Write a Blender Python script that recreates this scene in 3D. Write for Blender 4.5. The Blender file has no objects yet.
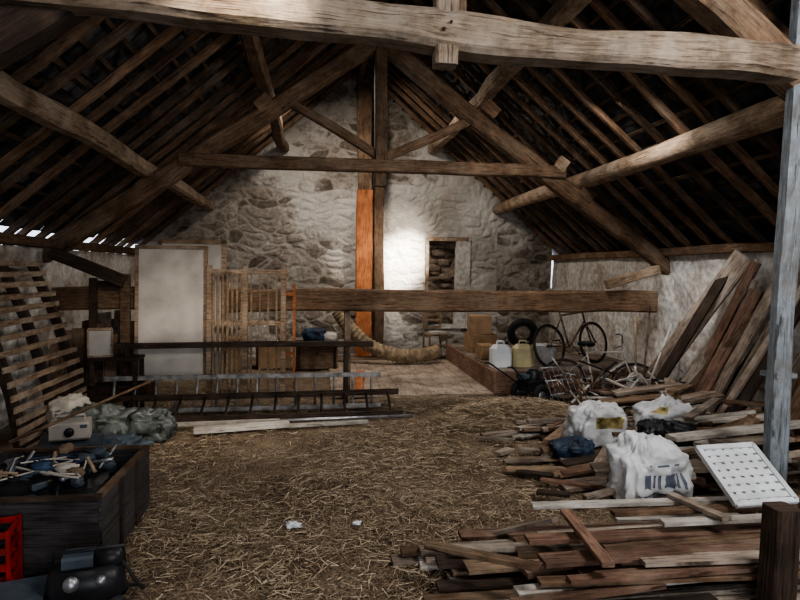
import bpy, math, random
import numpy as np
from mathutils import Vector as V, Matrix, noise, Quaternion
R=random.Random(7)
rnd=R.uniform
# ------------------------------------------------------------------ materials
def nt(name):
    m=bpy.data.materials.new(name); m.use_nodes=True
    t=m.node_tree; b=t.nodes["Principled BSDF"]
    b.inputs["Specular IOR Level"].default_value=.25
    return m,t,b
def N(t,typ,**k):
    n=t.nodes.new(typ)
    for a,v in k.items():
        if a.startswith("i_"): n.inputs[a[2:].replace("_"," ")].default_value=v
        else: setattr(n,a,v)
    return n
def ramp(t,fac,stops):
    r=t.nodes.new("ShaderNodeValToRGB"); e=r.color_ramp.elements
    while len(e)<len(stops): e.new(.5)
    for q,(p,c) in zip(e,stops):
        q.position=p; q.color=(*c,1) if len(c)==3 else c
    t.links.new(fac,r.inputs[0]); return r.outputs[0]
def mix(t,f,a,b,mode='MIX'):
    m=t.nodes.new("ShaderNodeMix"); m.data_type='RGBA'; m.blend_type=mode
    for s,v in ((m.inputs[0],f),(m.inputs[6],a),(m.inputs[7],b)):
        if hasattr(v,'is_linked') : t.links.new(v,s)
        elif isinstance(v,(int,float)): s.default_value=v
        else: s.default_value=(*v,1)
    return m.outputs[2]
def bump(t,b,h,s=.4,d=.01):
    n=t.nodes.new("ShaderNodeBump"); n.inputs["Strength"].default_value=s; n.inputs["Distance"].default_value=d
    t.links.new(h,n.inputs["Height"]); t.links.new(n.outputs[0],b.inputs["Normal"])
def wood(name,c1,c2,rough=.8,var=.5,dust=0.0,dustc=(.5,.47,.42)):
    m,t,b=nt(name)
    uv=N(t,"ShaderNodeUVMap"); mp=N(t,"ShaderNodeMapping"); mp.inputs["Scale"].default_value=(2.2,18,1)
    t.links.new(uv.outputs[0],mp.inputs[0])
    n1=N(t,"ShaderNodeTexNoise",i_Scale=2.5,i_Detail=9,i_Roughness=.65,i_Distortion=.9); t.links.new(mp.outputs[0],n1.inputs[0])
    col=ramp(t,n1.outputs[0],[(.34,c1),(.66,c2)])
    mp2=N(t,"ShaderNodeMapping"); mp2.inputs["Scale"].default_value=(1.4,34,1); t.links.new(uv.outputs[0],mp2.inputs[0])
    n2=N(t,"ShaderNodeTexNoise",i_Scale=2.4,i_Detail=5,i_Roughness=.6); t.links.new(mp2.outputs[0],n2.inputs[0])
    crack=ramp(t,n2.outputs[0],[(.36,(.15,.12,.1)),(.43,(1,1,1))])
    col=mix(t,.85,col,crack,'MULTIPLY')
    at=N(t,"ShaderNodeAttribute",attribute_name="tint")
    tr=ramp(t,at.outputs[2],[(0,(1-var,)*3),(1,(1+var*.35,)*3)])
    col=mix(t,1.0,col,tr,'MULTIPLY')
    tc=N(t,"ShaderNodeTexCoord"); n3=N(t,"ShaderNodeTexNoise",i_Scale=4.0,i_Detail=8,i_Roughness=.65); t.links.new(tc.outputs["Object"],n3.inputs[0])
    st=ramp(t,n3.outputs[0],[(.36,(.4,.37,.34)),(.6,(1,1,1))]); col=mix(t,.75,col,st,'MULTIPLY')
    if dust>0:
        n4=N(t,"ShaderNodeTexNoise",i_Scale=2.3,i_Detail=9,i_Roughness=.7); t.links.new(tc.outputs["Object"],n4.inputs[0])
        f=ramp(t,n4.outputs[0],[(.47,(0,0,0)),(.62,(dust,)*3)])
        f=mix(t,1.0,f,crack,'MULTIPLY')
        col=mix(t,f,col,dustc)
    t.links.new(col,b.inputs["Base Color"]); b.inputs["Roughness"].default_value=rough
    bump(t,b,n2.outputs[0],.8,.012)
    return m
def plain(name,c,rough=.6,metal=0,var=.25,scale=6,alpha=1,c2=None,bs=.3):
    m,t,b=nt(name)
    tc=N(t,"ShaderNodeTexCoord"); n=N(t,"ShaderNodeTexNoise",i_Scale=scale,i_Detail=6); t.links.new(tc.outputs["Object"],n.inputs[0])
    d=c2 or tuple(x*(1-var*1.6) for x in c)
    col=ramp(t,n.outputs[0],[(.35,d),(.62,c)])
    at=N(t,"ShaderNodeAttribute",attribute_name="tint")
    col=mix(t,1.0,col,ramp(t,at.outputs[2],[(0,(1-var,)*3),(1,(1+var*.3,)*3)]),'MULTIPLY')
    t.links.new(col,b.inputs["Base Color"]); b.inputs["Roughness"].default_value=rough; b.inputs["Metallic"].default_value=metal
    b.inputs["Alpha"].default_value=alpha
    n2=N(t,"ShaderNodeTexNoise",i_Scale=scale*6,i_Detail=3); t.links.new(tc.outputs["Object"],n2.inputs[0]); bump(t,b,n2.outputs[0],bs,.004)
    return m
OAK=wood("old_oak",(.075,.042,.024),(.23,.145,.088),var=.35,dust=.3,dustc=(.31,.24,.17))
OAKL=wood("old_oak_pale",(.15,.1,.065),(.4,.29,.195),var=.35,dust=.45,dustc=(.46,.39,.31))
BEAMF=wood("weathered_beam",(.08,.058,.04),(.24,.185,.135),var=.2,dust=.5,dustc=(.33,.285,.235))
RAFT=wood("rafter_wood",(.075,.043,.025),(.25,.15,.088),var=.7,dust=.2,dustc=(.32,.26,.2))
PINE=wood("pine",(.2,.135,.085),(.39,.28,.19),var=.35)
REDW=wood("red_wood",(.11,.06,.04),(.25,.145,.1),var=.5,dust=.3,dustc=(.33,.26,.2))
ORNG=wood("orange_wood",(.3,.1,.035),(.52,.21,.09),var=.2)
GREYW=wood("grey_wood",(.14,.105,.08),(.36,.29,.23),var=.45,dust=.4,dustc=(.46,.41,.35))
DARKW=wood("dark_wood",(.028,.019,.014),(.08,.053,.038),var=.4)
PALEW=wood("pale_painted_wood",(.38,.35,.31),(.62,.58,.52),var=.3)
FLRW=wood("dusty_floor_boards",(.26,.2,.15),(.42,.34,.27),var=.12,dust=.6,dustc=(.48,.41,.34))
SCRAP=[PINE,REDW,GREYW,OAK,PALEW,DARKW]
SLATE=plain("slate",(.075,.075,.078),.65,var=.75,scale=9)
BATT=wood("batten",(.05,.034,.024),(.15,.105,.068),var=.6)
WHITE=plain("white_plastic",(.68,.7,.72),.45,var=.12)
LIDM=plain("grimy_white_plastic",(.62,.64,.66),.5,var=.15,scale=7)
DIRTYW=plain("dirty_white_board",(.5,.46,.41),.7,var=.2,scale=3)
SACKW=plain("woven_sack_white",(.6,.61,.62),.42,var=.25,scale=9,bs=.8)
SACKP=plain("sack_print",(.13,.15,.2),.55,var=.3,scale=10)
YEL=plain("sack_yellow",(.42,.34,.14),.6,var=.5,scale=14)
BLUE=plain("blue_tarp",(.03,.055,.1),.5,var=.5)
BLACK=plain("black_plastic",(.02,.021,.024),.4,var=.3)
RUBB=plain("rubber",(.025,.025,.025),.8,var=.3)
STEEL=plain("dull_steel",(.42,.43,.45),.38,metal=.8,var=.3,scale=14)
ALU=plain("dull_aluminium",(.3,.29,.28),.5,metal=.3,var=.4,scale=10)
RUST=plain("rusty_steel",(.24,.17,.13),.6,metal=.3,var=.5,scale=14)
RED=plain("red_plastic",(.35,.02,.015),.45,var=.3)
CARD=plain("cardboard",(.34,.22,.13),.85,var=.2)
YCAN=plain("yellowed_plastic",(.5,.44,.26),.45,var=.15)
BEIGE=plain("beige_duct",(.4,.3,.19),.75,var=.35,scale=12)
CHEST=wood("chest_dark_board",(.026,.024,.027),(.075,.068,.066),var=.3)
TEAL=plain("grey_blue_case",(.08,.105,.13),.5,var=.3)
FILM=plain("clear_plastic_film",(.17,.19,.18),.3,var=.5,scale=12,alpha=.85)
GALV=wood("grey_painted_post",(.12,.135,.145),(.29,.335,.37),var=.1,dust=.45,dustc=(.16,.13,.11))

def mat_plaster(name,c,c2,sc=2.0):
    m,t,b=nt(name)
    tc=N(t,"ShaderNodeTexCoord")
    n=N(t,"ShaderNodeTexNoise",i_Scale=sc,i_Detail=9,i_Roughness=.7); t.links.new(tc.outputs["Object"],n.inputs[0])
    col=ramp(t,n.outputs[0],[(.36,c2),(.56,c)])
    n2=N(t,"ShaderNodeTexNoise",i_Scale=14,i_Detail=8); t.links.new(tc.outputs["Object"],n2.inputs[0])
    col=mix(t,.6,col,ramp(t,n2.outputs[0],[(.35,(.5,.45,.4)),(.6,(1,1,1))]),'MULTIPLY')
    t.links.new(col,b.inputs["Base Color"]); b.inputs["Roughness"].default_value=.95
    bump(t,b,n2.outputs[0],.9,.03); return m
PLAST=mat_plaster("whitewashed_wall",(.6,.585,.55),(.33,.28,.23))
RUBBLE=mat_plaster("dark_rubble_infill",(.3,.245,.19),(.12,.09,.065),5)
def mat_stone():
    m,t,b=nt("whitewashed_rubble_stone")
    at=N(t,"ShaderNodeAttribute",attribute_name="stone")
    sp=N(t,"ShaderNodeSeparateColor"); t.links.new(at.outputs[0],sp.inputs[0])
    c=ramp(t,sp.outputs[0],[(0,(.15,.125,.1)),(.25,(.3,.26,.215)),(.55,(.42,.385,.335)),(.75,(.22,.18,.145)),(1,(.36,.31,.26))])
    tc=N(t,"ShaderNodeTexCoord")
    n=N(t,"ShaderNodeTexNoise",i_Scale=11,i_Detail=12,i_Roughness=.78); t.links.new(tc.outputs["Object"],n.inputs[0])
    c=mix(t,.9,c,ramp(t,n.outputs[0],[(.36,(.42,.39,.35)),(.6,(1.15,1.15,1.15))]),'MULTIPLY')
    c=mix(t,ramp(t,sp.outputs[1],[(0,(.9,)*3),(.4,(0,0,0))]),c,(.4,.365,.32))
    n2=N(t,"ShaderNodeTexNoise",i_Scale=2.2,i_Detail=13,i_Roughness=.85); t.links.new(tc.outputs["Object"],n2.inputs[0])
    ad=N(t,"ShaderNodeMath",operation='ADD'); t.links.new(n2.outputs[0],ad.inputs[0]); t.links.new(sp.outputs[2],ad.inputs[1])
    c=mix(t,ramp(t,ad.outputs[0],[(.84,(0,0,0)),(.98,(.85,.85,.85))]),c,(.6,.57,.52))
    n5=N(t,"ShaderNodeTexNoise",i_Scale=1.0,i_Detail=6); t.links.new(tc.outputs["Object"],n5.inputs[0])
    c=mix(t,.7,c,ramp(t,n5.outputs[0],[(.36,(.55,.51,.46)),(.6,(1,1,1))]),'MULTIPLY')
    t.links.new(c,b.inputs["Base Color"]); b.inputs["Roughness"].default_value=.95
    bump(t,b,n.outputs[0],1,.05); return m
STONE=mat_stone()
def mat_floor():
    m,t,b=nt("earth_and_chaff_floor")
    tc=N(t,"ShaderNodeTexCoord")
    n=N(t,"ShaderNodeTexNoise",i_Scale=1.3,i_Detail=9,i_Roughness=.65); t.links.new(tc.outputs["Object"],n.inputs[0])
    c=ramp(t,n.outputs[0],[(.34,(.1,.073,.052)),(.55,(.2,.155,.115)),(.7,(.3,.245,.18))])
    n2=N(t,"ShaderNodeTexNoise",i_Scale=70,i_Detail=6); t.links.new(tc.outputs["Object"],n2.inputs[0])
    c=mix(t,.85,c,ramp(t,n2.outputs[0],[(.38,(.3,.3,.3)),(.62,(1.5,1.4,1.25))]),'MULTIPLY')
    t.links.new(c,b.inputs["Base Color"]); b.inputs["Roughness"].default_value=1; bump(t,b,n2.outputs[0],1,.02); return m
FLOOR=mat_floor()
def mat_straw():
    m,t,b=nt("straw")
    at=N(t,"ShaderNodeAttribute",attribute_name="tint")
    c=ramp(t,at.outputs[2],[(0,(.13,.09,.06)),(.5,(.3,.23,.155)),(1,(.56,.47,.34))])
    t.links.new(c,b.inputs["Base Color"]); b.inputs["Roughness"].default_value=.8; return m
STRAW=mat_straw()
# ------------------------------------------------------------------ builder
class MB:
    def __init__(s,name,mats):
        s.n=name; s.mats=mats if isinstance(mats,list) else [mats]
        s.v=[];s.f=[];s.uv=[];s.t=[];s.mi=[];s.sm=[]; s.M=Matrix.Identity(4)
    def add(s,vs,fs,uvs,mat=0,tint=None,smooth=False):
        o=len(s.v); s.v+= [s.M@V(p) for p in vs]
        t=rnd(0,1) if tint is None else tint
        for f,u in zip(fs,uvs):
            s.f.append([o+i for i in f]); s.uv+=u; s.t.append(t); s.mi.append(mat); s.sm.append(smooth)
    def beam(s,p0,p1,w,h,mat=0,seg=1,wob=0,ch=.1,roll=0,up=(0,0,1),w1=None,h1=None,tint=None,sag=0):
        p0=V(p0);p1=V(p1);d=(p1-p0);L=d.length;d.normalize(); up=V(up)
        if abs(d.dot(up))>.98: up=V((0,1,0))
        sd=d.cross(up).normalized(); u=sd.cross(d)
        q=Quaternion(d,roll); sd=q@sd; u=q@u
        w1=w if w1 is None else w1; h1=h if h1 is None else h1
        vs=[];fs=[];us=[]; o1=rnd(0,50);o2=rnd(0,50)
        for i in range(seg+1):
            k=i/seg; a=(w+(w1-w)*k)/2; b=(h+(h1-h)*k)/2; c=min(a,b)*2*ch
            off=V((0,0,0))
            if wob:
                off=sd*noise.noise(V((k*L*.8+o1,0,0)))*wob+u*noise.noise(V((k*L*.8,o2,0)))*wob
                a*=1+noise.noise(V((k*L*2,o2,3)))*min(.5,wob*4); b*=1+noise.noise(V((k*L*2,3,o1)))*min(.5,wob*4)
            c0=p0+d*(L*k)+off-V((0,0,sag*4*k*(1-k)))
            for x,y in ((a,b-c),(a-c,b),(-a+c,b),(-a,b-c),(-a,-b+c),(-a+c,-b),(a-c,-b),(a,-b+c)):
                vs.append(c0+sd*x+u*y)
        per=[0]; 
        pts=[(w/2,h/2-.01),(w/2-.01,h/2),(-w/2+.01,h/2),(-w/2,h/2-.01),(-w/2,-h/2+.01),(-w/2+.01,-h/2),(w/2-.01,-h/2),(w/2,-h/2+.01)]
        for i in range(8):
            a=pts[i];b=pts[(i+1)%8]; per.append(per[-1]+math.hypot(a[0]-b[0],a[1]-b[1]))
        for i in range(seg):
            for j in range(8):
                jn=(j+1)%8
                fs.append([i*8+j,i*8+jn,(i+1)*8+jn,(i+1)*8+j])
                a=o1+i*L/seg;b=o1+(i+1)*L/seg
                us.append([(a,o2+per[j]),(a,o2+per[j+1]),(b,o2+per[j+1]),(b,o2+per[j])])
        e=[(o1+x*.3,o2+y) for x,y in pts]
        fs.append(list(range(8))[::-1]); us.append(e[::-1]); fs.append([seg*8+j for j in range(8)]); us.append(e)
        s.add(vs,fs,us,mat,tint)
    def box(s,c,sz,mat=0,rz=0,ch=.04,tint=None,rx=0,ry=0):
        m=Matrix.Rotation(rz,3,'Z')@Matrix.Rotation(ry,3,'Y')@Matrix.Rotation(rx,3,'X')
        c=V(c); d=m@V((sz[0]/2,0,0)); s.beam(c-d,c+d,sz[1],sz[2],mat,ch=ch,up=m@V((0,0,1)),tint=tint)
    def tube(s,pts,r,n=8,mat=0,closed=False,smooth=True,tint=None,caps=True):
        pts=[V(p) for p in pts]; m=len(pts)
        rr=r if isinstance(r,(list,tuple)) else [r]*m
        vs=[];fs=[];us=[];o1=rnd(0,50)
        prev=None;L=0
        for i,p in enumerate(pts):
            if closed: d=(pts[(i+1)%m]-pts[i-1])
            else: d=pts[min(i+1,m-1)]-pts[max(i-1,0)]
            d.normalize()
            if prev is None:
                a=V((0,0,1)) if abs(d.z)<.9 else V((1,0,0)); x=d.cross(a).normalized()
            else:
                x=(prev-d*prev.dot(d)).normalized()
            prev=x; y=d.cross(x)
            for j in range(n):
                an=2*math.pi*j/n; vs.append(p+(x*math.cos(an)+y*math.sin(an))*rr[i])
        for i in range(m if closed else m-1):
            i2=(i+1)%m; l=(pts[i2]-pts[i]).length
            for j in range(n):
                jn=(j+1)%n; fs.append([i*n+j,i*n+jn,i2*n+jn,i2*n+j])
                v0=o1+j/n*6.28*rr[i];v1=o1+(j+1)/n*6.28*rr[i]
                us.append([(L,v0),(L,v1),(L+l,v1),(L+l,v0)])
            L+=l
        if caps and not closed:
            e=[(o1+math.cos(6.28*j/n)*.1,math.sin(6.28*j/n)*.1) for j in range(n)]
            fs.append(list(range(n))[::-1]);us.append(e); fs.append([(m-1)*n+j for j in range(n)]);us.append(e)
        s.add(vs,fs,us,mat,tint,smooth)
    def log(s,p0,p1,r0,r1,mat=0,seg=14,wob=.05,n=12):
        p0=V(p0);p1=V(p1);o=rnd(0,99);pts=[];rs=[]
        for i in range(seg+1):
            k=i/seg; q=p0.lerp(p1,k)+V((noise.noise(V((k*3,o,0))),noise.noise(V((k*3,o,5))),noise.noise(V((k*3,o,9)))))*wob
            pts.append(q); rs.append((r0+(r1-r0)*k)*(1+.12*noise.noise(V((k*9,o,2)))))
        s.tube(pts,rs,n,mat,tint=.8)
    def ring(s,c,r,tr,axis,mat=0,n=28,m=6):
        axis=V(axis).normalized(); a=V((0,0,1)) if abs(axis.z)<.9 else V((1,0,0)); x=axis.cross(a).normalized(); y=axis.cross(x); c=V(c)
        s.tube([c+(x*math.cos(6.2832*i/n)+y*math.sin(6.2832*i/n))*r for i in range(n)],tr,m,mat,closed=True)
    def lathe(s,c,prof,mat=0,axis=(0,0,1),n=20,tint=None):
        c=V(c);axis=V(axis).normalized()
        a=V((0,1,0)) if abs(axis.y)<.9 else V((1,0,0)); x=axis.cross(a).normalized(); y=axis.cross(x)
        vs=[];fs=[];us=[]
        for r,z in prof:
            for j in range(n):
                an=6.2832*j/n; vs.append(c+axis*z+(x*math.cos(an)+y*math.sin(an))*r)
        for i in range(len(prof)-1):
            for j in range(n):
                jn=(j+1)%n; fs.append([i*n+j,i*n+jn,(i+1)*n+jn,(i+1)*n+j]); us.append([(j/n,i),(j/n+.05,i),(j/n+.05,i+1),(j/n,i+1)])
        s.add(vs,fs,us,mat,tint,True)
    def blob(s,c,sz,mat=0,seed=0,amp=.18,n=26,pinch=0,flat=.25,mat2=None,sel=None,fr=2.2,rz=0,folds=0):
        c=V(c);vs=[];fs=[];us=[];rm=Matrix.Rotation(rz,3,'Z')
        def P(i,j):
            th=math.pi*i/n; ph=2*math.pi*j/(2*n)
            d=V((math.sin(th)*math.cos(ph),math.sin(th)*math.sin(ph),math.cos(th)))
            e=V([math.copysign(abs(q)**.75,q) for q in d])
            k=1+amp*noise.noise(d*fr+V((seed,seed*2,0)))+amp*.6*(abs(noise.noise(d*fr*2.6+V((seed,0,seed)))))-amp*.35*abs(noise.noise(d*fr*6+V((0,seed,0))))
            if folds: k-=folds*abs(noise.noise(V((math.cos(ph)*3+seed,math.sin(ph)*3,d.z*1.5+seed))))*1.6+folds*.4*abs(noise.noise(d*7+V((seed,3,0))))
            p=V((e.x*sz[0]/2,e.y*sz[1]/2,e.z*sz[2]/2))*k
            if pinch and d.z>.45: 
                q=(d.z-.45)/.55; p.x*=1-pinch*q; p.y*=1-pinch*q; p.x+=.12*sz[0]*q*math.sin(seed)
            p.z=max(p.z,-sz[2]/2*(1-flat))
            return c+rm@p+V((0,0,sz[2]/2*(1-flat)))
        for i in range(n+1):
            for j in range(2*n): vs.append(P(i,j))
        f1=[];f2=[]
        for i in range(n):
            for j in range(2*n):
                jn=(j+1)%(2*n); f=[i*2*n+j,(i+1)*2*n+j,(i+1)*2*n+jn,i*2*n+jn]
                (f2 if sel and sel(i/n,j/(2*n)) else f1).append(f)
        t=rnd(.4,1); o=len(s.v)
        s.add(vs,f1,[[(0,0),(0,.1),(.1,.1),(.1,0)]]*len(f1),mat,t,True)
        for f in f2:
            s.f.append([o+q for q in f]); s.uv+=[(0,0),(0,.1),(.1,.1),(.1,0)]; s.t.append(t); s.mi.append(mat2); s.sm.append(True)
    def done(s):
        c=V((0,0,0))
        if s.v:
            mn=V([min(v[i] for v in s.v) for i in range(3)]);mx=V([max(v[i] for v in s.v) for i in range(3)])
            c=V(((mn.x+mx.x)/2,(mn.y+mx.y)/2,mn.z))
        me=bpy.data.meshes.new(s.n); me.from_pydata([tuple(v-c) for v in s.v],[],s.f)
        for m in s.mats: me.materials.append(m)
        u=me.uv_layers.new(name="UVMap"); u.data.foreach_set("uv",np.array(s.uv,dtype=np.float32).ravel())
        a=me.attributes.new("tint",'FLOAT','FACE'); a.data.foreach_set("value",np.array(s.t,dtype=np.float32))
        me.polygons.foreach_set("material_index",s.mi); me.polygons.foreach_set("use_smooth",s.sm)
        me.update(); o=bpy.data.objects.new(s.n,me); o.location=c; bpy.context.collection.objects.link(o); return o
def TR(x,y,z,rz=0,rx=0,ry=0,sc=1):
    return Matrix.Translation((x,y,z))@Matrix.Rotation(rz,4,'Z')@Matrix.Rotation(ry,4,'Y')@Matrix.Rotation(rx,4,'X')@Matrix.Scale(sc,4)
def cm(P,n=10):
    P=[V(p) for p in P]; P=[P[0]*2-P[1]]+P+[P[-1]*2-P[-2]]; out=[]
    for i in range(1,len(P)-2):
        for k in range(n):
            t=k/n; a,b_,c,d=P[i-1:i+3]
            out.append(.5*((2*b_)+(c-a)*t+(2*a-5*b_+4*c-d)*t*t+(3*b_-a-3*c+d)*t**3))
    out.append(P[-2]); return out
# ------------------------------------------------------------------ shell
XL,XR,YB,YG,XC=-3.1,4.5,-2.6,11.3,.7
RZ,SL=5.3,.855
roof=lambda x: RZ-SL*abs(x-XC)
def grid(name,mat,nx,ny,fn,smooth=True):
    vs=[fn(i/nx,j/ny) for i in range(nx+1) for j in range(ny+1)]
    fs=[(i*(ny+1)+j,(i+1)*(ny+1)+j,(i+1)*(ny+1)+j+1,i*(ny+1)+j+1) for i in range(nx) for j in range(ny)]
    me=bpy.data.meshes.new(name); me.from_pydata(vs,[],fs); me.materials.append(mat)
    me.polygons.foreach_set("use_smooth",[smooth]*len(fs))
    o=bpy.data.objects.new(name,me); bpy.context.collection.objects.link(o); return o
def fz(x,y): return .025*noise.noise(V((x*1.2,y*1.2,0)))+.012*noise.noise(V((x*5,y*5,2)))-.02
grid("floor",FLOOR,120,220,lambda a,b:(XL-.4+a*(XR-XL+.8),YB-.4+b*(YG-YB+.8),fz(XL-.4+a*8.4,YB-.4+b*14.7)))
def gable():
    ox0,ox1,oz0,oz1=2.05,2.80,.55,2.17
    nx,nz=470,330; vs=[];cols=[];fs=[]
    for i in range(nx+1):
        x=XL+(XR-XL)*i/nx
        for j in range(nz+1):
            z=(RZ+.05)*j/nz
            wx=x+.22*noise.noise(V((x*1.9,0,z*1.9)))+.05*noise.noise(V((x*6,0,z*6))); wz=z+.14*noise.noise(V((x*1.5,7,z*1.5)))+.03*noise.noise(V((x*6,5,z*6)))
            k=1+.5*noise.noise(V((x*.5,9,z*.5)))
            d,p=noise.voronoi(V((wx*3.0,0,wz*6.0)))
            e=min(1,max(0,(d[1]-d[0])*3.0)); sm=e*e*(3-2*e)
            idc=(math.sin(p[0].x*12.9+p[0].z*78.2)*43758.5)%1
            wash_and_lit=.45+.34*noise.noise(V((x*.55+3,1,z*.55)))+(.16 if 1.1<x<3.4 and z<3.2 else 0)-(.1 if z<.8 else 0)-.12*(idc<.25)-(.05 if x<.6 else 0)  # patchy whitewash, plus lit centre-right and dimmer left put into the colour
            dep=(sm*(.01+.04*idc)*k+.022*noise.noise(V((x*9,0,z*9)))+.016*noise.noise(V((x*25,0,z*25))))*(.7)+.03*noise.noise(V((x*1.3,2,z*1.3)))
            vs.append((x,YG-dep,z)); cols.append((idc,sm,wash_and_lit,1))
    for i in range(nx):
        x=XL+(XR-XL)*(i+.5)/nx
        for j in range(nz):
            z=(RZ+.05)*(j+.5)/nz
            if z>roof(x)+.03: continue
            if ox0<x<ox1 and oz0<z<oz1: continue
            a=i*(nz+1)+j; fs.append((a,a+nz+1,a+nz+2,a+1))
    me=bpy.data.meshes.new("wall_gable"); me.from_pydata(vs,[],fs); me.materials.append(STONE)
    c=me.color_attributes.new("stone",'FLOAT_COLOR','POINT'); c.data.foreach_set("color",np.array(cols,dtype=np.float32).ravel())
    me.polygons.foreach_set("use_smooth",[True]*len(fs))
    o=bpy.data.objects.new("wall_gable",me); bpy.context.collection.objects.link(o)
    b=MB("window_1",[PLAST,OAKL,RUBBLE,DARKW])
    b.box((ox0-.03,YG+.2,(oz0+oz1)/2),(.06,.5,oz1-oz0+.1),2)
    b.box((ox1+.01,YG+.13,(oz0+oz1)/2),(.1,.32,oz1-oz0+.1),0,tint=1)
    b.box(((ox0+ox1)/2,YG+.2,oz0-.03),(.85,.5,.06),0)
    b.box(((ox0+ox1)/2,YG+.16,oz1+.03),(.8,.4,.08),1,tint=1)
    b.beam((2.68,YG+.05,oz0),(2.68,YG+.05,oz1),.2,.16,0,tint=1,up=(0,1,0),seg=5,wob=.03)
    for i in range(70):
        b.blob((rnd(ox0,ox1),YG+.26+rnd(0,.06),rnd(oz0,oz1)),(rnd(.16,.3),.16,rnd(.08,.16)),2,seed=i,n=7,flat=0)
    b.box(((ox0+ox1)/2,YG+.34,1.4),(.9,.06,1.8),2)
    b.done()
gable()
def sidewall(name,x,sgn,ztop):
    def fn(a,b):
        y=YB+(YG-YB)*a; z=ztop*b
        return (x-sgn*(.05*noise.noise(V((0,y*1.2,z*1.6)))+.025*noise.noise(V((3,y*5,z*5)))),y,z)
    grid(name,PLAST,260,30,fn)
    o=MB(name+"_core",PLAST); o.box((x+sgn*.25,(YB+YG)/2,ztop/2),(.4,YG-YB,ztop),ch=.01)
    c=o.done(); c.parent=bpy.data.objects[name]
sidewall("wall_left",XL,-1,1.8); sidewall("wall_right",XR,1,1.85)
w=MB("wall_rear",PLAST)
w.box((-1.9,YB,1.4),(2.4,.3,2.8)); w.box((3.3,YB,1.4),(2.4,.3,2.8)); w.box((.7,YB,2.6+.9),(2.9,.3,1.8)); w.box((.7,YB,4.6),(1.2,.3,.7))
w.done()
def slates():
    b=MB("ceiling",[SLATE,BLACK])
    for sg in (-1,1):
        x0=XC; x1=(-3.18 if sg<0 else 4.95)
        run=abs(x1-x0); n=int(run*1.316/.19)
        for r in range(n):
            xa=x0+sg*run*r/n; xb=x0+sg*run*(r+1.15)/n if r<n-1 else x1
            y=YB-.2+rnd(0,.2)
            while y<YG+.1:
                w_=rnd(.2,.32); j=rnd(-.006,.02); j2=rnd(0,.015)
                vs=[(xa,y,roof(xa)+.03+j),(xa,y+w_-.004,roof(xa)+.03+j+rnd(-.008,.008)),(xb,y+w_-.004,roof(xb)+.004+j2),(xb,y,roof(xb)+j2)]
                b.add(vs,[[0,1,2,3]],[[(0,0),(.2,0),(.2,.2),(0,.2)]],0)
                y+=w_
        a,c=roof(x0)+.08,roof(x1)+.08
        b.add([(x0,YB-.3,a),(x0,YG+.6,a),(x1,YG+.6,c),(x1,YB-.3,c)],[[0,1,2,3]],[[(0,0)]*4],1)
    b.done()
slates()
b=MB("roof_rafters",[RAFT])
y=-2.3; cs=math.cos(math.atan(SL))
while y<11.15:
    for sg in (-1,1):
        x1=(-3.42 if sg<0 else 4.85); h=rnd(.06,.08); jy=rnd(-.06,.06)
        dz=-.03-h/2/cs
        b.beam((XC,y+jy,roof(XC)+dz),(x1,y+jy+rnd(-.06,.06),roof(x1)+dz),rnd(.045,.065),h,seg=8,wob=.025,tint=rnd(0,1))
    y+=.4
b.done()
b=MB("roof_battens",[BATT])
for sg in (-1,1):
    for i in range(21):
        x=XC+sg*(.12+i*.19*cs*1.22); x=max(x,-3.15); z=roof(x)-.012
        b.beam((x,YB,z),(x,YG,z),.04,.022,seg=12,wob=.015,up=(sg*SL,0,1))
b.done()
b=MB("ridge_beam",[OAK]); b.beam((XC,YB,RZ-.24),(XC,YG,RZ-.24),.1,.2,seg=10,wob=.02); b.done()
def purlin(x,z,r,mat,log=False,name="roof_purlin"):
    b=MB(name,[mat])
    if log: b.log((x,YB,z),(x,YG-.05,z),r*1.05,r*.95,seg=30,wob=.09)
    else: b.beam((x,YB,z),(x,YG-.05,z),r*2,r*2,seg=24,wob=.05,ch=.18,tint=.5)
    b.done()
purlin(-2.0,2.73,.085,OAKL); purlin(-.67,3.79,.08,OAK)
purlin(3.37,2.78,.11,OAKL,True); purlin(2.09,3.86,.09,OAKL)
b=MB("wall_plate",[OAK]); b.beam((4.5,YB,1.87),(4.5,YG,1.87),.2,.1,seg=16,wob=.03,tint=1); b.done()
b=MB("wall_plate",[OAK]); b.beam((-3.12,YB,1.86),(-3.12,YG,1.86),.2,.1,seg=16,wob=.03); b.done()
def truss(Y,mat,front=False):
    b=MB("roof_truss",[mat,OAKL,DARKW,BEAMF])
    b.beam((-3.2,Y,1.70),(.72,Y,4.39),.2,.2,2 if front else 0,seg=14,wob=.05,ch=.15,tint=.5)
    b.beam((4.55,Y,1.63),(.68,Y,4.36),.2,.2,seg=14,wob=.05,ch=.15,tint=.4)
    b.beam((.72,Y-.02,3.0 if front else 2.62),(.72,Y-.02,5.1),.15,.16,seg=8,wob=.02,tint=.2)
    if not front:
        b.beam((-1.62,Y-.08,2.85),(3.05,Y-.08,2.86),.14,.15,seg=12,wob=.03,tint=.5)
        b.beam((-.42,Y,3.62),(.66,Y,3.0),.11,.1,seg=6,wob=.03); b.beam((1.95,Y,3.52),(.8,Y,2.98),.11,.1,seg=6,wob=.03)
    return b
b=truss(7.4,OAK)
b.box((3.0,7.28,2.95),(.14,.08,.16),1,ry=.6,tint=1)
for x,z in ((-2.0,2.56),(-.67,3.55),(3.37,2.6),(2.09,3.6)): b.box((x,7.4,z),(.2,.2,.16),0,ry=.7*(1 if x>.7 else -1))
b.done()
b=truss(3.4,OAK,True)
b.beam((-1.8,3.32,2.985),(2.8,3.32,2.845),.2,.195,3,seg=30,wob=.05,ch=.16,tint=1)
b.beam((.675,3.3,2.72),(.675,3.3,4.1),.125,.12,3,tint=1)
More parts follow.
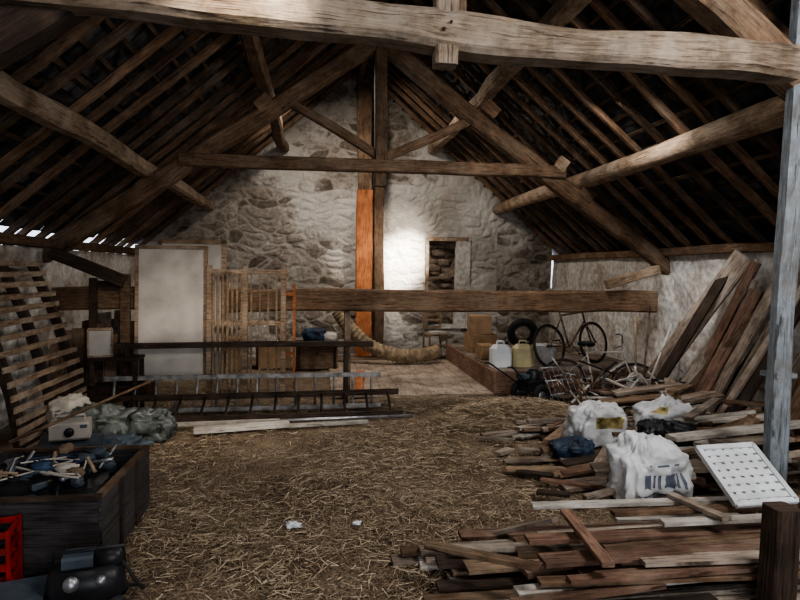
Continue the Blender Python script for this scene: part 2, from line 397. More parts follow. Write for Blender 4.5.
b.tube([(.65,3.3,2.89),(.65,3.21,2.89)],.01,6,2); b.tube([(.69,3.3,2.93),(.69,3.212,2.93)],.008,6,2)
b.done()
b=MB("tie_beam",[OAK]); b.beam((-3.02,7.4,1.22),(4.35,7.4,1.22),.24,.27,seg=20,wob=.03,ch=.1,tint=1); b.done()
b=MB("knee_brace",[DARKW]); b.beam((-2.95,7.1,1.75),(-2.2,7.18,1.42),.1,.14,seg=4,wob=.02); b.done()
b=MB("knee_brace",[OAKL]); b.beam((4.3,7.2,1.65),(3.6,7.2,1.44),.1,.11,seg=4,wob=.02); b.done()
b=MB("timber_prop",[OAKL]); b.beam((.34,7.4,0),(.34,7.4,1.08),.08,.08,seg=4,wob=.01); b.done()
b=MB("gable_post",[ORNG,OAK])
b.beam((.80,11.05,0),(.80,11.05,3.05),.3,.14,0,seg=8,wob=.02,up=(0,-1,0)); b.beam((.80,11.05,3.05),(.78,11.05,4.9),.26,.14,1,seg=8,wob=.02,up=(0,-1,0))
b.beam((1.08,11.05,0),(1.06,11.05,4.8),.18,.16,1,seg=8,wob=.03,up=(0,-1,0),tint=0); b.done()
b=MB("painted_roof_post",[GALV]); 
b.beam((2.79,3.36,0),(2.90,3.36,3.3),.12,.12,seg=16,wob=.03,ch=.24,up=(0,1,0),tint=1)
b.box((2.8,3.36,.02),(.22,.22,.04)); b.box((2.83,3.36,.98),(.14,.14,.03)); b.done()
def skyl(x,y,name):
    b=MB(name,[PALEW]); sg=1 if x>XC else -1; ang=math.atan(SL)*sg
    b.M=TR(x,y,roof(x)-.1,ry=ang)
    for p,q in (((-.45,-.4),(.45,-.4)),((.45,-.4),(.45,.4)),((.45,.4),(-.45,.4)),((-.45,.4),(-.45,-.4))):
        b.beam((*p,0),(*q,0),.06,.08)
    b.done()
skyl(2.7,1.4,"window_2"); skyl(-1.2,1.6,"window_3")
# ------------------------------------------------------------------ straw
def straw(name,n,region,dens,mound=None,lmax=.1,seed=1):
    vs=[];ts=[]
    rs=np.random.RandomState(seed); cnt=0
    while cnt<n:
        x=rs.uniform(region[0],region[1]); y=region[2]+(region[3]-region[2])*rs.uniform(0,1)**(1.0 if mound else 1.35)
        if mound:
            r=math.hypot((x-mound[0])/mound[2],(y-mound[1])/mound[3])*(1+.3*noise.noise(V((x*3,y*3,0))))
            if r>1 : continue
            z0=mound[4]*(1-r*r)*rs.uniform(.3,1.05)
        else:
            dn=noise.noise(V((x*.9,y*.9,4)))+.55*noise.noise(V((x*3,y*3,1)))
            if dn<dens-rs.uniform(0,.8): continue
            z0=fz(x,y)+rs.uniform(.002,.018)
        a=rs.uniform(0,6.283); L=rs.uniform(.015,lmax)/2; w=rs.uniform(.0008,.0022); t=rs.uniform(-.18,.18)
        dx,dy,dz=math.cos(a)*L,math.sin(a)*L,t*L; nx,ny=-math.sin(a)*w,math.cos(a)*w
        z0+=abs(dz)
        vs+=[(x-dx-nx,y-dy-ny,z0-dz),(x-dx+nx,y-dy+ny,z0-dz+w),(x+dx+nx,y+dy+ny,z0+dz+w),(x+dx-nx,y+dy-ny,z0+dz)]
        ts.append(rs.uniform(0,1)**1.5); cnt+=1
    me=bpy.data.meshes.new(name); me.from_pydata(vs,[],[(4*i,4*i+1,4*i+2,4*i+3) for i in range(n)]); me.materials.append(STRAW)
    a=me.attributes.new("tint",'FLOAT','FACE'); a.data.foreach_set("value",np.array(ts,dtype=np.float32))
    o=bpy.data.objects.new(name,me); bpy.context.collection.objects.link(o)
straw("straw_litter",90000,(-2.4,3.6,2.3,7.4),.3)
straw("loose_straw",7000,(-2.8,4.2,7.4,10.6),.3,seed=2)
straw("hay_mound",10000,(1.2,3.2,5.4,7.1),0,mound=(2.15,6.2,.9,.6,.22),lmax=.16,seed=3)
straw("hay_mound",4000,(.2,2.2,6.4,7.7),0,mound=(1.2,7.0,.9,.4,.08),lmax=.16,seed=4)
b=MB("plank_flooring",[FLRW])
x=.15
while x<2.15:
    w_=rnd(.16,.24); y0=7.45
    while y0<10.3:
        y1=min(10.4,y0+rnd(1,2)); b.beam((x+w_/2,y0,.01),(x+w_/2,y1-.006,.01),w_-.005,.024,0,ch=.05); y0=y1
    x+=w_
b.done()
b=MB("loose_plank",[ORNG]); b.beam((.48,7.5,.06),(.62,9.0,.06),.12,.04,seg=4,wob=.01); b.done()
b=MB("raised_platform",[REDW,GREYW])
b.beam((2.26,7.45,.15),(2.26,10.4,.15),.05,.3,0,tint=1,seg=4,wob=.01); b.beam((2.26,7.47,.15),(4.4,7.47,.15),.05,.3,0,tint=.5)
for i in range(12): 
    yy=7.58+i*.245; b.beam((2.28,yy,.3),(4.4,yy,.3),.235,.025,1)
for yy in (8,9,10): b.beam((2.3,yy,.14),(4.4,yy,.14),.06,.27,0)
b.done()
def jerry(x,y,z,mat,rz,cap):
    b=MB("jerry_can",[mat,cap]); b.M=TR(x,y,z,rz)
    b.beam((0,0,0),(0,0,.25),.28,.18,ch=.2,seg=3); b.beam((0,0,.25),(0,0,.30),.28,.18,ch=.25,w1=.18,h1=.1)
    b.tube([(-.06,0,.29),(-.05,0,.345),(.04,0,.345),(.05,0,.29)],.013,8); b.lathe((.085,0,.28),[(.0,.06),(.026,.06),(.026,.0)],1,n=12)
    for q in (.06,.13,.2): b.box((0,-.091,q),(.2,.008,.012))
    b.done()
jerry(2.42,7.8,.315,WHITE,.1,BLACK); jerry(2.74,7.82,.315,YCAN,-.1,BLACK)
b=MB("plastic_tub",[WHITE,YEL]); b.lathe((3.12,7.95,.315),[(0,0),(.12,0),(.145,.26),(.155,.27),(.15,.28),(.13,.27),(.11,.02),(0,.02)],0)
b.ring((3.12,7.95,.56),.15,.006,(0,.3,1),0); b.done()
def tyre(x,y,z,ax,r=.27):
    b=MB("tyre",[RUBB,RUST]); b.ring((x,y,z),r,.06,ax,0,n=36,m=10); b.ring((x,y,z),r-.07,.015,ax,1); b.done()
tyre(3.35,9.6,.58,(.15,1,.3),.2)
def carton(x,y,z,w,d,h,rz,name="cardboard_box"):
    b=MB(name,[CARD]); b.M=TR(x,y,z,rz)
    for s_ in (-1,1):
        b.box((s_*w/2,0,h/2),(.01,d,h)); b.box((0,s_*d/2,h/2),(w,.01,h),tint=.8)
    b.box((0,0,.01),(w,d,.01)); b.box((0,-d/4,h),(w,d/2-.01,.008),rx=.08); b.box((0,d/4,h),(w,d/2-.01,.008),rx=-.05)
    b.done()
carton(2.55,9.3,.32,.4,.4,.28,.1); carton(2.53,9.32,.61,.34,.34,.28,-.15); carton(2.42,8.55,.32,.2,.3,.2,.05)
b=MB("small_chair",[OAKL,PALEW]); b.M=TR(2.1,10.75,.0,.15)
for sx in (-1,1):
    b.beam((sx*.17,-.15,0),(sx*.16,-.15,.42),.03,.03); b.beam((sx*.17,.17,0),(sx*.16,.2,.8),.03,.03)
    b.beam((sx*.17,-.15,.2),(sx*.17,.17,.2),.02,.02)
b.beam((-.18,0,.43),(.18,0,.43),.36,.025,0); b.beam((-.17,-.15,.25),(.17,-.15,.25),.02,.02)
for q in (.55,.68,.78): b.beam((-.16,.19,q),(.16,.19,q),.015,.045)
b.box((.02,-.02,.47),(.26,.2,.04),1,rz=.2)
b.done()
b=MB("flexible_duct",[BEIGE])
pts=cm([(.3,10.1,.9),(.5,10.0,.62),(.85,9.95,.32),(1.3,9.9,.17),(1.75,9.95,.17),(2.0,10.1,.2)],24)
b.tube(pts,[.115+.007*(1 if i%4<2 else -1) for i in range(len(pts))],14); b.done()
b=MB("wooden_chest",[DARKW,OAK]); b.M=TR(-.05,9.7,.0,.05)
b.box((0,0,.2),(.65,.4,.38),1,tint=.3); b.box((0,0,.41),(.7,.44,.05),0); b.box((0,-.21,.3),(.06,.02,.08),0)
for q in (-.28,.28): b.box((q,-.21,.2),(.04,.02,.38),0)
b.done()
b=MB("bundled_sacks",[BLUE,DIRTYW,OAKL]); b.blob((-.08,9.7,.43),(.4,.3,.26),0,seed=4,folds=.1); b.blob((.16,9.65,.43),(.25,.22,.18),1,seed=8,n=16,folds=.1); b.done()
carton(-.75,9.9,.0,.5,.35,.4,.2); carton(-1.4,9.8,.0,.45,.4,.5,-.1)
# ------------------------------------------------------------------ left side
b=MB("white_board",[DIRTYW,OAKL])
b.M=TR(-1.68,7.08,.3,0,rx=-.06)
b.beam((0,0,0),(0,0,1.52),.72,.03,0,up=(0,-1,0),ch=.1); b.box((0,0,1.53),(.8,.045,.045),1,tint=.4); b.box((-.375,0,.78),(.04,.045,1.54),1,tint=.4); b.box((.375,0,.78),(.04,.045,1.54),1,tint=.4); b.box((0,0,.02),(.8,.045,.045),1)
b.done()
b=MB("board_with_frame",[DIRTYW,PINE]); b.M=TR(-1.48,7.22,.28,0,rx=-.05)
b.beam((0,0,0),(0,0,1.6),.7,.02,0,up=(0,-1,0)); 
for sx in (-1,1): b.box((sx*.36,0,.82),(.05,.04,1.64),1)
b.box((0,0,1.62),(.77,.04,.05),1); b.done()
b=MB("slatted_gate",[PINE,OAKL]); b.M=TR(-1.25,7.02,.12,.0,rx=-.05)
for x in (0,.4,.83): b.box((x,0,.76),(.055,.05,1.5),1,tint=.7)
for z in (.06,.85,1.44): b.box((.42,0,z),(.9,.045,.05),1,tint=.7)
for i in range(7): b.box((.05+i*.052,-.03,.72),(.024,.015,1.4),0,tint=.5)
for i in range(4): b.box((.47+i*.095,-.03,.72),(.018,.015,1.4),0,tint=.5)
b.done()
b=MB("ladder_frame",[ORNG]); b.M=TR(-.42,7.12,.1,0,rx=-.04)
b.box((0,0,.75),(.055,.06,1.5)); b.box((.12,.02,.7),(.03,.04,1.25)); b.box((.06,.01,1.2),(.15,.03,.04)); b.box((.06,.01,.5),(.15,.03,.04)); b.done()
b=MB("door_frame",[DARKW,OAK]); b.M=TR(-2.2,7.15,.1,0,rx=-.05)
b.box((0,0,.72),(.1,.05,1.4),1); b.box((-.35,0,.72),(.08,.05,1.3),0);b.box((-.17,0,1.3),(.4,.04,.08),0);b.box((-.17,0,.3),(.4,.04,.08),0)
b.done()
b=MB("slatted_pallet",[OAKL,DARKW])
for k,yy in enumerate((5.35,6.0,6.6)):
    pts=[(-2.48,yy,.05),(-2.55,yy,.5),(-2.72,yy,1.1),(-2.93,yy,1.62)]
    for a,c in zip(pts,pts[1:]): b.beam(a,c,.05,.09,1,up=(1,0,0))
P=cm([(-2.43,0,.05),(-2.50,0,.5),(-2.67,0,1.1),(-2.88,0,1.62)],5)
for q in P: b.beam((q.x,5.25,q.z),(q.x+rnd(-.01,.01),6.7,q.z),.018,.052,0,seg=2,wob=.01,tint=rnd(.3,.8))
b.done()
b=MB("leaning_boards",SCRAP)
for i in range(9):
    x=-2.9+i*.1; hh=rnd(.7,1.05); b.beam((x+rnd(0,.1),7.7+rnd(0,.2),0),(x-.05,8.15,hh),.16,.025,R.choice([0,1,2,3,3,5]),up=(0,-1,0),roll=rnd(-.3,.3))
for i in range(6):
    x=-2.9+i*.12; b.beam((x,6.95,0),(x-.05,7.2,rnd(.55,.95)),.12,.03,R.choice([0,1,3,5]),up=(0,-1,0),roll=rnd(-.3,.3))
b.done()
b=MB("low_bench",[DARKW]); b.M=TR(-2.2,6.9,0)
b.box((0,0,.6),(.5,.3,.03)); 
for sx in(-.22,.22):
    for sy in(-.12,.12): b.box((sx,sy,.3),(.04,.04,.6))
b.box((0,0,.3),(.5,.28,.02)); b.done()
b=MB("picture_frame",[OAKL,DIRTYW]); b.M=TR(-2.36,6.85,.62,.3,rx=-.15)
for p,q in (((-.12,0),(.12,0)),((-.12,.3),(.12,.3)),((-.12,0),(-.12,.3)),((.12,0),(.12,.3))): b.beam((p[0],0,p[1]),(q[0],0,q[1]),.02,.03,0)
b.box((0,.01,.15),(.23,.008,.29),1,tint=0); b.done()
b=MB("trestle_rail",[DARKW,OAK]); b.beam((-2.55,6.93,.72),(.62,6.93,.74),.07,.06,0,seg=8,wob=.02)
for x in (-2.1,.3): 
    b.beam((x,6.93,.7),(x,6.84,0),.05,.05,0); b.beam((x,6.93,.7),(x,7.02,0),.05,.05,0)
b.done()
def ladder(p0,p1,off,mat,n=11,name="ladder",w=.065,r=.014):
    b=MB(name,[mat]); p0=V(p0);p1=V(p1);off=V(off)
    b.beam(p0,p1,.03,w,seg=4,wob=.01,tint=.8); b.beam(p0+off,p1+off,.03,w,seg=4,wob=.01,tint=.8)
    for i in range(n):
        q=p0.lerp(p1,(i+.5)/n); b.tube([q,q+off],r,6)
    b.done()
ladder((-2.35,6.28,.04),(.9,6.42,.04),(0,.36,.16),DARKW,13)
ladder((-2.3,6.7,.05),(.7,6.78,.05),(0,.09,.34),ALU,14,w=.05,r=.016)
b=MB("scaffold_pole",[STEEL]); b.tube([(-.9,6.2,.03),(1.0,6.34,.03)],.018,10); b.done()
b=MB("white_plank",[PALEW]); b.beam((-1.2,5.93,.03),(-.3,6.08,.04),.14,.045,seg=2,wob=.01,tint=.8); b.beam((-2.3,6.03,.05),(-.4,6.17,.05),.07,.03,tint=0); b.beam((-.3,6.03,.03),(.5,6.13,.03),.07,.03,tint=.2); b.done()
b=MB("plastic_sheeting",[FILM,DIRTYW]); b.blob((-2.05,5.75,0),(.75,.5,.38),0,seed=2,amp=.4,folds=.15); b.blob((-1.6,5.8,0),(.5,.4,.28),0,seed=12,amp=.4,folds=.15)
b.blob((-2.3,5.85,.1),(.35,.3,.34),1,seed=5,amp=.3,n=18,folds=.1); b.done()
b=MB("rag_bundle",[TEAL]); b.blob((-1.7,5.2,0),(.5,.4,.2),0,seed=22,amp=.5,folds=.15); b.done()
b=MB("small_white_appliance",[DIRTYW,BLACK,TEAL]); b.M=TR(-1.95,5.0,.22,.25)
b.box((0,0,.09),(.28,.2,.14),ch=.12); b.lathe((0,-.1,.09),[(0,.02),(.035,.02),(.035,0)],1,axis=(0,-1,0)); b.box((.1,-.102,.13),(.05,.01,.025),2); b.tube([(-.1,0,.15),(-.1,0,.2),(.1,0,.2),(.1,0,.15)],.01)
b.box((0,0,-.1),(.45,.3,.2),2)
b.done()
b=MB("open_storage_chest",[CHEST,DARKW,OAK])
x0,x1,y0,y1,h=-2.0,-1.14,3.26,4.14,.4
b.box(((x0+x1)/2,y0,h/2),(x1-x0,.03,h),0); b.box(((x0+x1)/2,y1,h/2),(x1-x0,.03,h),0); b.box((x0,(y0+y1)/2,h/2),(.03,y1-y0,h),0); b.box((x1,(y0+y1)/2,h/2),(.03,y1-y0,h),0,tint=1)
b.box(((x0+x1)/2,(y0+y1)/2,.02),(x1-x0,y1-y0,.03),1)
b.box(((x0+x1)/2,y0-.005,h),(x1-x0+.03,.04,.02),1);b.box((x1+.0,(y0+y1)/2,h),(.04,y1-y0,.02),2,tint=0);b.box(((x0+x1)/2,y1,h),(x1-x0,.04,.02),2,tint=.1)
for q in (.33,.66): b.box((x1+.02,y0+(y1-y0)*q,h/2),(.015,.04,h),1)
b.done()
b=MB("assorted_tools",[STEEL,TEAL,DIRTYW,OAKL,BLUE,RED,BLACK])
b.blob((-1.57,3.7,.05),(.75,.78,.34),6,seed=3,amp=.4,n=16)
for i in range(60):
    x=rnd(-1.88,-1.26);y_=rnd(3.38,4.02);a=rnd(0,3.14);L=rnd(.06,.18);z=rnd(.28,.44)
    p=V((x,y_,z));d=V((math.cos(a)*L*.5,math.sin(a)*L*.5,rnd(-.04,.06)))
    if i%3==0: b.beam(p-d,p+d,rnd(.02,.06),rnd(.02,.05),R.choice([0,1,6,3,3]),ch=.2)
    elif i%3==1: b.tube([p-d,p+d],rnd(.008,.016),8,R.choice([0,3,6,6,0])); 
    else: b.blob(p,(rnd(.06,.13),rnd(.06,.1),.06),R.choice([1,2,4,6,1,3]),seed=i,n=10,amp=.4,folds=.1)
for i in range(6): b.tube(cm([(rnd(-1.85,-1.3),rnd(3.4,4),.42) for _ in range(5)],8),.006,6,R.choice([4,2,6]))
b.done()
b=MB("broom_handle",[OAK]); b.tube([(-2.05,4.25,.42),(-1.35,5.0,.68)],.012,8); b.done()
b=MB("red_basket",[RED]); b.M=TR(-1.62,3.08,.0,.2)
for z in (.08,.16,.24,.32): 
    for p,q in (((-.14,-.1),(.14,-.1)),((.14,-.1),(.14,.1)),((.14,.1),(-.14,.1)),((-.14,.1),(-.14,-.1))): b.beam((*p,z),(*q,z),.012,.03)
for p in ((-.14,-.1),(.14,-.1),(.14,.1),(-.14,.1),(0,-.1),(0,.1)): b.beam((*p,0),(*p,.34),.02,.02)
b.box((0,0,.02),(.28,.2,.02)); b.done()
b=MB("tool_case",[TEAL,BLACK]); b.M=TR(-1.42,2.84,0,.3)
b.box((0,0,.06),(.36,.28,.12),0,ch=.15); b.box((0,0,.065),(.37,.29,.012),1); b.tube([(-.06,-.14,.08),(-.06,-.18,.08),(.06,-.18,.08),(.06,-.14,.08)],.01,8,1); b.box((.12,-.145,.07),(.03,.012,.04),1);b.box((-.12,-.145,.07),(.03,.012,.04),1); b.done()
b=MB("air_compressor",[BLACK,STEEL,TEAL,RUBB]); b.M=TR(-1.06,2.9,0,.2)
b.lathe((-.17,0,.13),[(0,0),(.06,.0),(.095,.03),(.095,.28),(.06,.32),(0,.32)],0,axis=(1,0,0)); b.box((-.04,0,.245),(.13,.12,.06),2,ch=.2); b.lathe((.03,0,.235),[(0,0),(.05,0),(.05,.1),(.03,.12),(0,.12)],0,axis=(1,0,0))
b.tube([(-.15,0,.2),(-.15,0,.28),(.15,0,.28),(.15,0,.2)],.01,8,0); b.lathe((-.06,-.09,.17),[(0,.03),(.03,.03),(.035,0)],1,axis=(0,-1,.3)); b.lathe((.06,-.09,.17),[(0,.03),(.02,.03),(.025,0)],1,axis=(0,-1,.3))
for sx in (-.12,.12):
    for sy in (-.08,.08): b.lathe((sx,sy-.01,.04),[(0,0),(.04,0),(.04,.03),(0,.03)],3,axis=(0,1,0),n=14)
b.tube(cm([(.1,.0,.28),(.22,-.05,.1),(.2,.12,.02),(-.05,.18,.02),(.05,.1,.02)],8),.008,6,3)
b.done()
b=MB("crumpled_paper",[WHITE])
for p,s_ in (((-.16,3.72),.05),((.24,3.72),.032)): b.blob((p[0],p[1],-.01),(s_*1.4,s_*.8,s_*.7),0,seed=s_*100,amp=1.2,n=9,fr=3)
b.done()
# ------------------------------------------------------------------ right side
def bike(M,name="bicycle",fc=0):
    b=MB(name,[RUST,RUBB,BLACK,RED,DIRTYW,STEEL]); b.M=M
    for x in (-.5,.5):
        b.ring((x,0,.33),.315,.018,(0,1,0),1,n=36); b.ring((x,0,.33),.29,.009,(0,1,0),0,n=36)
        for i in range(18):
            a=6.283*i/18; b.tube([(x,0.02*(-1)**i,.33),(x+.29*math.cos(a),0,.33+.29*math.sin(a))],.0022,4,0,caps=False)
        b.tube([(x,-.05,.33),(x,.05,.33)],.02,8,0)
    bb=(-.07,0,.29);st=(-.18,0,.78);hd=(.33,0,.82);hb=(.36,0,.68)
    for a,c,r in ((bb,st,.014),(bb,hb,.016),(st,hd,.014),(bb,(-.5,.03,.33),.009),(bb,(-.5,-.03,.33),.009),((-.17,0,.74),(-.5,.03,.33),.008),((-.17,0,.74),(-.5,-.03,.33),.008),(hb,(.5,.04,.33),.012),(hb,(.5,-.04,.33),.012),(hb,(.31,0,.95),.016),(st,(-.2,0,.9),.012)):
        b.tube([a,c],r,8,fc)
    b.tube(cm([(.2,-.27,.98),(.3,-.2,1.0),(.31,0,.95),(.3,.2,1.0),(.2,.27,.98)],5),.011,8,5)
    b.blob((-.2,0,.89),(.26,.14,.07),2,n=10,amp=.1)
    b.ring(bb,.09,.006,(0,1,0),0,n=20); b.tube([(-.07,-.08,.29),(.05,-.09,.17)],.009,6,0); b.tube([(-.07,.08,.29),(-.19,.09,.41)],.009,6,0); b.box((.05,-.13,.17),(.09,.08,.02),2); b.box((-.19,.13,.41),(.09,.08,.02),2)
    b.done()
bike(TR(3.5,7.85,.31,.45,rx=-.2,sc=.9))
bike(TR(3.35,6.85,0.0,-.5,rx=-.5,sc=.85),fc=4)
b=MB("wire_rack",[STEEL,WHITE])
b.M=TR(3.0,6.6,0,.3,rx=-.6)
for i in range(9): b.tube([(-.3+i*.075,0,0),(-.3+i*.075,0,.55)],.005,5)
for z in (.03,.2,.38,.55): b.tube([(-.32,0,z),(.32,0,z)],.008,5)
b.done()
b=MB("garden_tiller",[BLACK,TEAL,STEEL,RUBB]); b.M=TR(2.5,6.85,0,.5)
for sy in (-.17,.17): b.ring((0,sy,.14),.1,.04,(0,1,0),3,n=24,m=8); b.lathe((0,sy-.02,.14),[(0,0),(.06,0),(.06,.04),(0,.04)],2,axis=(0,1,0))
b.tube([(0,-.17,.14),(0,.17,.14)],.015,8,2); b.box((.02,0,.25),(.28,.2,.14),0,ch=.15); b.lathe((.05,0,.32),[(.09,0),(.09,.08),(.05,.11),(0,.11)],0); b.box((-.13,0,.36),(.1,.13,.06),1,ch=.2)
b.lathe((.17,0,.26),[(0,0),(.045,0),(.045,.09),(0,.09)],2,axis=(1,0,0),n=12)
for sy in (-1,1): b.tube(cm([(-.1,sy*.07,.25),(-.35,sy*.14,.42),(-.5,sy*.18,.52),(-.58,sy*.18,.53)],6),.01,8,0)
b.done()
b=MB("shovel",[STEEL,OAKL,DIRTYW]); b.M=TR(3.72,6.6,.0,-.3,rx=-.2)
b.tube([(0,0,.35),(0,0,1.1)],.014,8,1); b.blob((0,0,.1),(.22,.04,.32),2,n=14,amp=.05,flat=0); b.tube([(0,0,.38),(0,0,.5)],.02,8,0); b.done()
b=MB("metal_pipes",[RUST,DIRTYW])
for i in range(4): b.tube([(rnd(3.4,3.9),rnd(6.2,6.6),0.02),(rnd(4.1,4.35),rnd(6.6,7.1),rnd(.7,1.2))],.012,8,R.choice([0,1]))
b.done()
b=MB("scrap_metal",[STEEL,OAK,REDW,BLACK,DIRTYW,RUST])
for i in range(85):
    p=V((rnd(2.8,4.1),rnd(6.0,7.2),rnd(.03,.45)));a=rnd(0,3.14);L=rnd(.06,.26);d=V((math.cos(a)*L,math.sin(a)*L,rnd(-.02,.14)))
    if i%2: b.beam(p-d,p+d,rnd(.02,.05),rnd(.01,.025),R.choice([1,2,5,3,4]))
    else: b.tube([p-d,p+d],rnd(.006,.012),7,R.choice([0,5,3,4]))
b.done()
b=MB("leaning_plank",[GREYW]); b.beam((3.85,6.85,.0),(4.36,5.72,1.8),.22,.05,seg=6,wob=.02,up=(1,.6,0),tint=1); b.done()
b=MB("leaning_timber",[REDW,OAK,DARKW,GREYW])
for i in range(28):
    y_=3.9+i*.07
    b.beam((rnd(3.55,4.1),y_+rnd(.2,.7),.0),(4.38-rnd(0,.1),y_+rnd(-.2,.1),rnd(1.1,1.78)),rnd(.06,.14),rnd(.025,.05),R.choice([0,1,1,2,3,3]),up=(1,.5,0),roll=rnd(-.5,.5),tint=rnd(0,.7))
b.done()
b=MB("scrap_wood_heap",SCRAP)
for i in range(130):
    x=rnd(2.15,3.9); y_=rnd(3.8,5.7); zt=.04+.42*max(0,min(1,(x-1.9)/1.2))*rnd(0,1)
    a=R.choice([rnd(-.35,.35),rnd(-.35,.35),rnd(.6,1.4)]); L=rnd(.15,.5); d=V((math.cos(a)*L,math.sin(a)*L,rnd(-.02,.06)))
    p=V((x,y_,zt))
    q0=p-d; q1=p+d; q0.z=max(.02,q0.z); q1.x=min(q1.x,4.3); q0.x=min(q0.x,4.3)
    q0.y=max(q0.y,3.62); q1.y=max(q1.y,3.62)
    b.beam(q0,q1,rnd(.04,.15),rnd(.02,.04),R.choice([0,2,1,2,3,3,4,2,5]),roll=rnd(-.15,.15))
b.done()
b=MB("white_plank",[PALEW]); b.beam((2.5,3.95,.42),(3.9,4.15,.46),.12,.03,tint=.4);b.beam((1.85,3.5,.05),(2.65,3.4,.06),.1,.03,tint=.2); b.done()
def sack(x,y,z,sz,seed,mats,name,sel=None,rz=0,pinch=.5,folds=.11):
    b=MB(name,mats); b.blob((x,y,z),sz,0,seed=seed,amp=.3,pinch=pinch,mat2=1,sel=sel,rz=rz,n=48,folds=folds,fr=1.6); b.done()
pr=lambda u,v:(.46<u<.56 and .66<v<.84 and (int(v*130)%3!=0)) or (.38<u<.41 and .68<v<.8 and int(v*160)%2==0) or (.6<u<.62 and .66<v<.8)
sack(2.25,3.82,.06,(.52,.42,.48),6,[SACKW,SACKP],"white_sack",pr,.1,pinch=.35)
sack(2.42,4.95,.12,(.52,.4,.4),9,[SACKW,YEL],"feed_sack",lambda u,v:.36<u<.48 and .7<v<.82,pinch=.3)
sack(3.0,4.85,.15,(.5,.4,.4),15,[SACKW,YEL],"feed_sack",lambda u,v:.2<u<.34 and .58<v<.7,pinch=.4)
sack(2.1,4.75,.03,(.38,.3,.2),21,[BLUE,YEL],"blue_sack",None,pinch=.2)
sack(2.75,4.45,.2,(.4,.35,.26),31,[BLACK,YEL],"bin_bag",None,pinch=.4)
b=MB("plastic_crate_lid",[LIDM,BLACK]); b.M=TR(2.44,3.12,.45,.0,rx=.55,ry=-.03,sc=.74)
b.box((0,-.27,0),(.5,.05,.04),ch=.2);b.box((0,.27,0),(.5,.05,.04),ch=.2);b.box((-.24,0,0),(.04,.56,.04),ch=.2);b.box((.24,0,0),(.04,.56,.04),ch=.2)
for i in range(7): b.box((0,-.21+i*.07,0),(.48,.05,.015))
for i in range(5): b.box((-.16+i*.08,0,-.002),(.05,.54,.012))
b.box((0,0,-.02),(.46,.54,.006),0)
b.done()
b=MB("plank_stack",SCRAP)
for layer in range(8):
    y_=2.42+layer*.02
    while y_<3.26-(.06*layer if layer>4 else 0):
        w_=rnd(.05,.12); xl=.33+rnd(0,.4)+layer*.06+ (rnd(.0,.5) if layer>2 else 0); xr=rnd(2.4,2.7)
        if y_<3.0: xr+=rnd(.2,.6)
        if R.random()<.25: xr=xl+rnd(.6,1.3)
        if R.random()<.12+layer*.05: y_+=w_; continue
        a=rnd(-.05,.05); z=.016+layer*.029
        b.beam((xl,y_+w_/2-a,z+rnd(-.003,.003)),(xr,y_+w_/2+a,z+rnd(0,.012)),w_,rnd(.02,.027),R.choice([0,1,1,2,2,2,3,3,4,5]),ch=.08)
        y_+=w_+rnd(.0,.03)
for p,q,m_ in (((.95,3.4,.02),(1.25,3.0,.28),2),((1.35,3.1,.28),(1.3,2.5,.28),1),((.55,2.95,.2),(1.0,2.55,.26),3),((1.2,3.22,.27),(2.68,3.15,.28),4),((1.6,3.05,.28),(2.68,3.0,.3),3),((1.8,2.9,.28),(2.9,2.84,.31),4),((2.05,3.22,.3),(2.1,2.8,.33),2),((2.65,3.24,.3),(2.7,2.85,.36),3)):
    b.beam(p,q,.06,.025,m_)
b.done()
b=MB("timber_stub",[DARKW]); b.beam((2.07,2.42,0),(2.075,2.42,.55),.12,.12,seg=3,wob=.01,tint=1); b.done()
b=MB("loose_offcuts",SCRAP)
for i in range(22):
    x=rnd(1.6,2.4);y_=rnd(3.7,5.8);a=rnd(-.6,.6);L=rnd(.08,.26);z=.02+rnd(0,.03)
    b.beam((x-math.cos(a)*L,y_-math.sin(a)*L,z),(x+math.cos(a)*L,y_+math.sin(a)*L,z+.01),rnd(.04,.1),.022,R.choice([0,1,2,4,5]))
b.done()
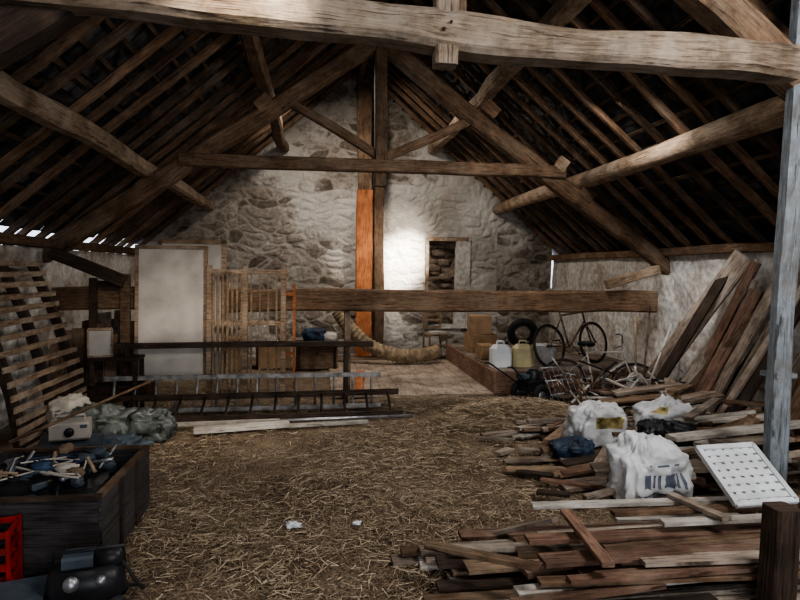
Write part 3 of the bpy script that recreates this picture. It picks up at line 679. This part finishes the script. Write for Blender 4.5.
# ------------------------------------------------------------------ lights
wd=bpy.data.worlds.new("World"); bpy.context.scene.world=wd; wd.use_nodes=True
wd.node_tree.nodes["Background"].inputs[0].default_value=(.8,.88,1,1); wd.node_tree.nodes["Background"].inputs[1].default_value=2.5
def look(o,t): o.rotation_euler=(V(t)-o.location).to_track_quat('-Z','Y').to_euler()
def area(n,loc,tgt,sx,sy,e,c):
    l=bpy.data.lights.new(n,'AREA'); l.shape='RECTANGLE'; l.size=sx;l.size_y=sy;l.energy=e;l.color=c
    o=bpy.data.objects.new(n,l); o.location=loc; bpy.context.collection.objects.link(o); look(o,tgt)
def spot(n,loc,tgt,ang,e,c,r=.15):
    l=bpy.data.lights.new(n,'SPOT'); l.spot_size=math.radians(ang); l.spot_blend=1; l.energy=e;l.color=c;l.shadow_soft_size=r
    o=bpy.data.objects.new(n,l); o.location=loc; bpy.context.collection.objects.link(o); look(o,tgt)
area("door_daylight",(.7,YB+.3,1.2),(.9,6,2.0),2.4,1.9,85,(.95,.96,1))
area("skylight_right",(2.6,1.4,3.45),(.9,5.0,.2),.9,.8,135,(1,.97,.95))
area("skylight_left",(-1.1,1.6,3.45),(1.6,5.5,.2),.9,.8,25,(1,.95,.88))
area("fill_far",(.2,9.0,4.3),(1.2,9.8,0),.7,.7,105,(1,.92,.84))  # added lamp brightening the far boards; the roof has no opening here
area("fill_mid",(2.6,5.6,3.4),(1.2,6.2,0),.6,.6,50,(1,.96,.92))  # added fill over the middle floor, hung under closed slates
spot("sun_shaft_gable",(2.6,8.6,3.6),(1.3,11.3,1.8),38,950,(1,.9,.78))
spot("sun_shaft_gable_core",(2.6,8.6,3.6),(1.52,11.3,1.76),20,8500,(1,.93,.84),.08)
spot("sun_shaft_beam",(-.15,2.25,3.75),(-.4,3.3,2.96),38,650,(1,.87,.72),.04)
spot("wall_patch_spot",(2.4,4.6,3.4),(4.45,6.75,1.4),34,380,(.98,.97,1))  # added spot to brighten the pale patch on the right wall
vs_=bpy.context.scene.view_settings
try: vs_.look='AgX - Medium High Contrast'
except Exception: pass
# ------------------------------------------------------------------ camera
cam=bpy.data.cameras.new("camera"); cam.sensor_width=36; cam.lens=27; cam.clip_start=.05
co=bpy.data.objects.new("camera",cam); bpy.context.collection.objects.link(co)
yw=.1330; p=math.atan(.05)
f=V((math.sin(yw)*math.cos(p),math.cos(yw)*math.cos(p),-math.sin(p)))
q=f.to_track_quat('-Z','Y').to_matrix().to_4x4()
co.matrix_world=Matrix.Translation((0,0,1.6))@q@Matrix.Rotation(.012,4,'Z')
bpy.context.scene.camera=co
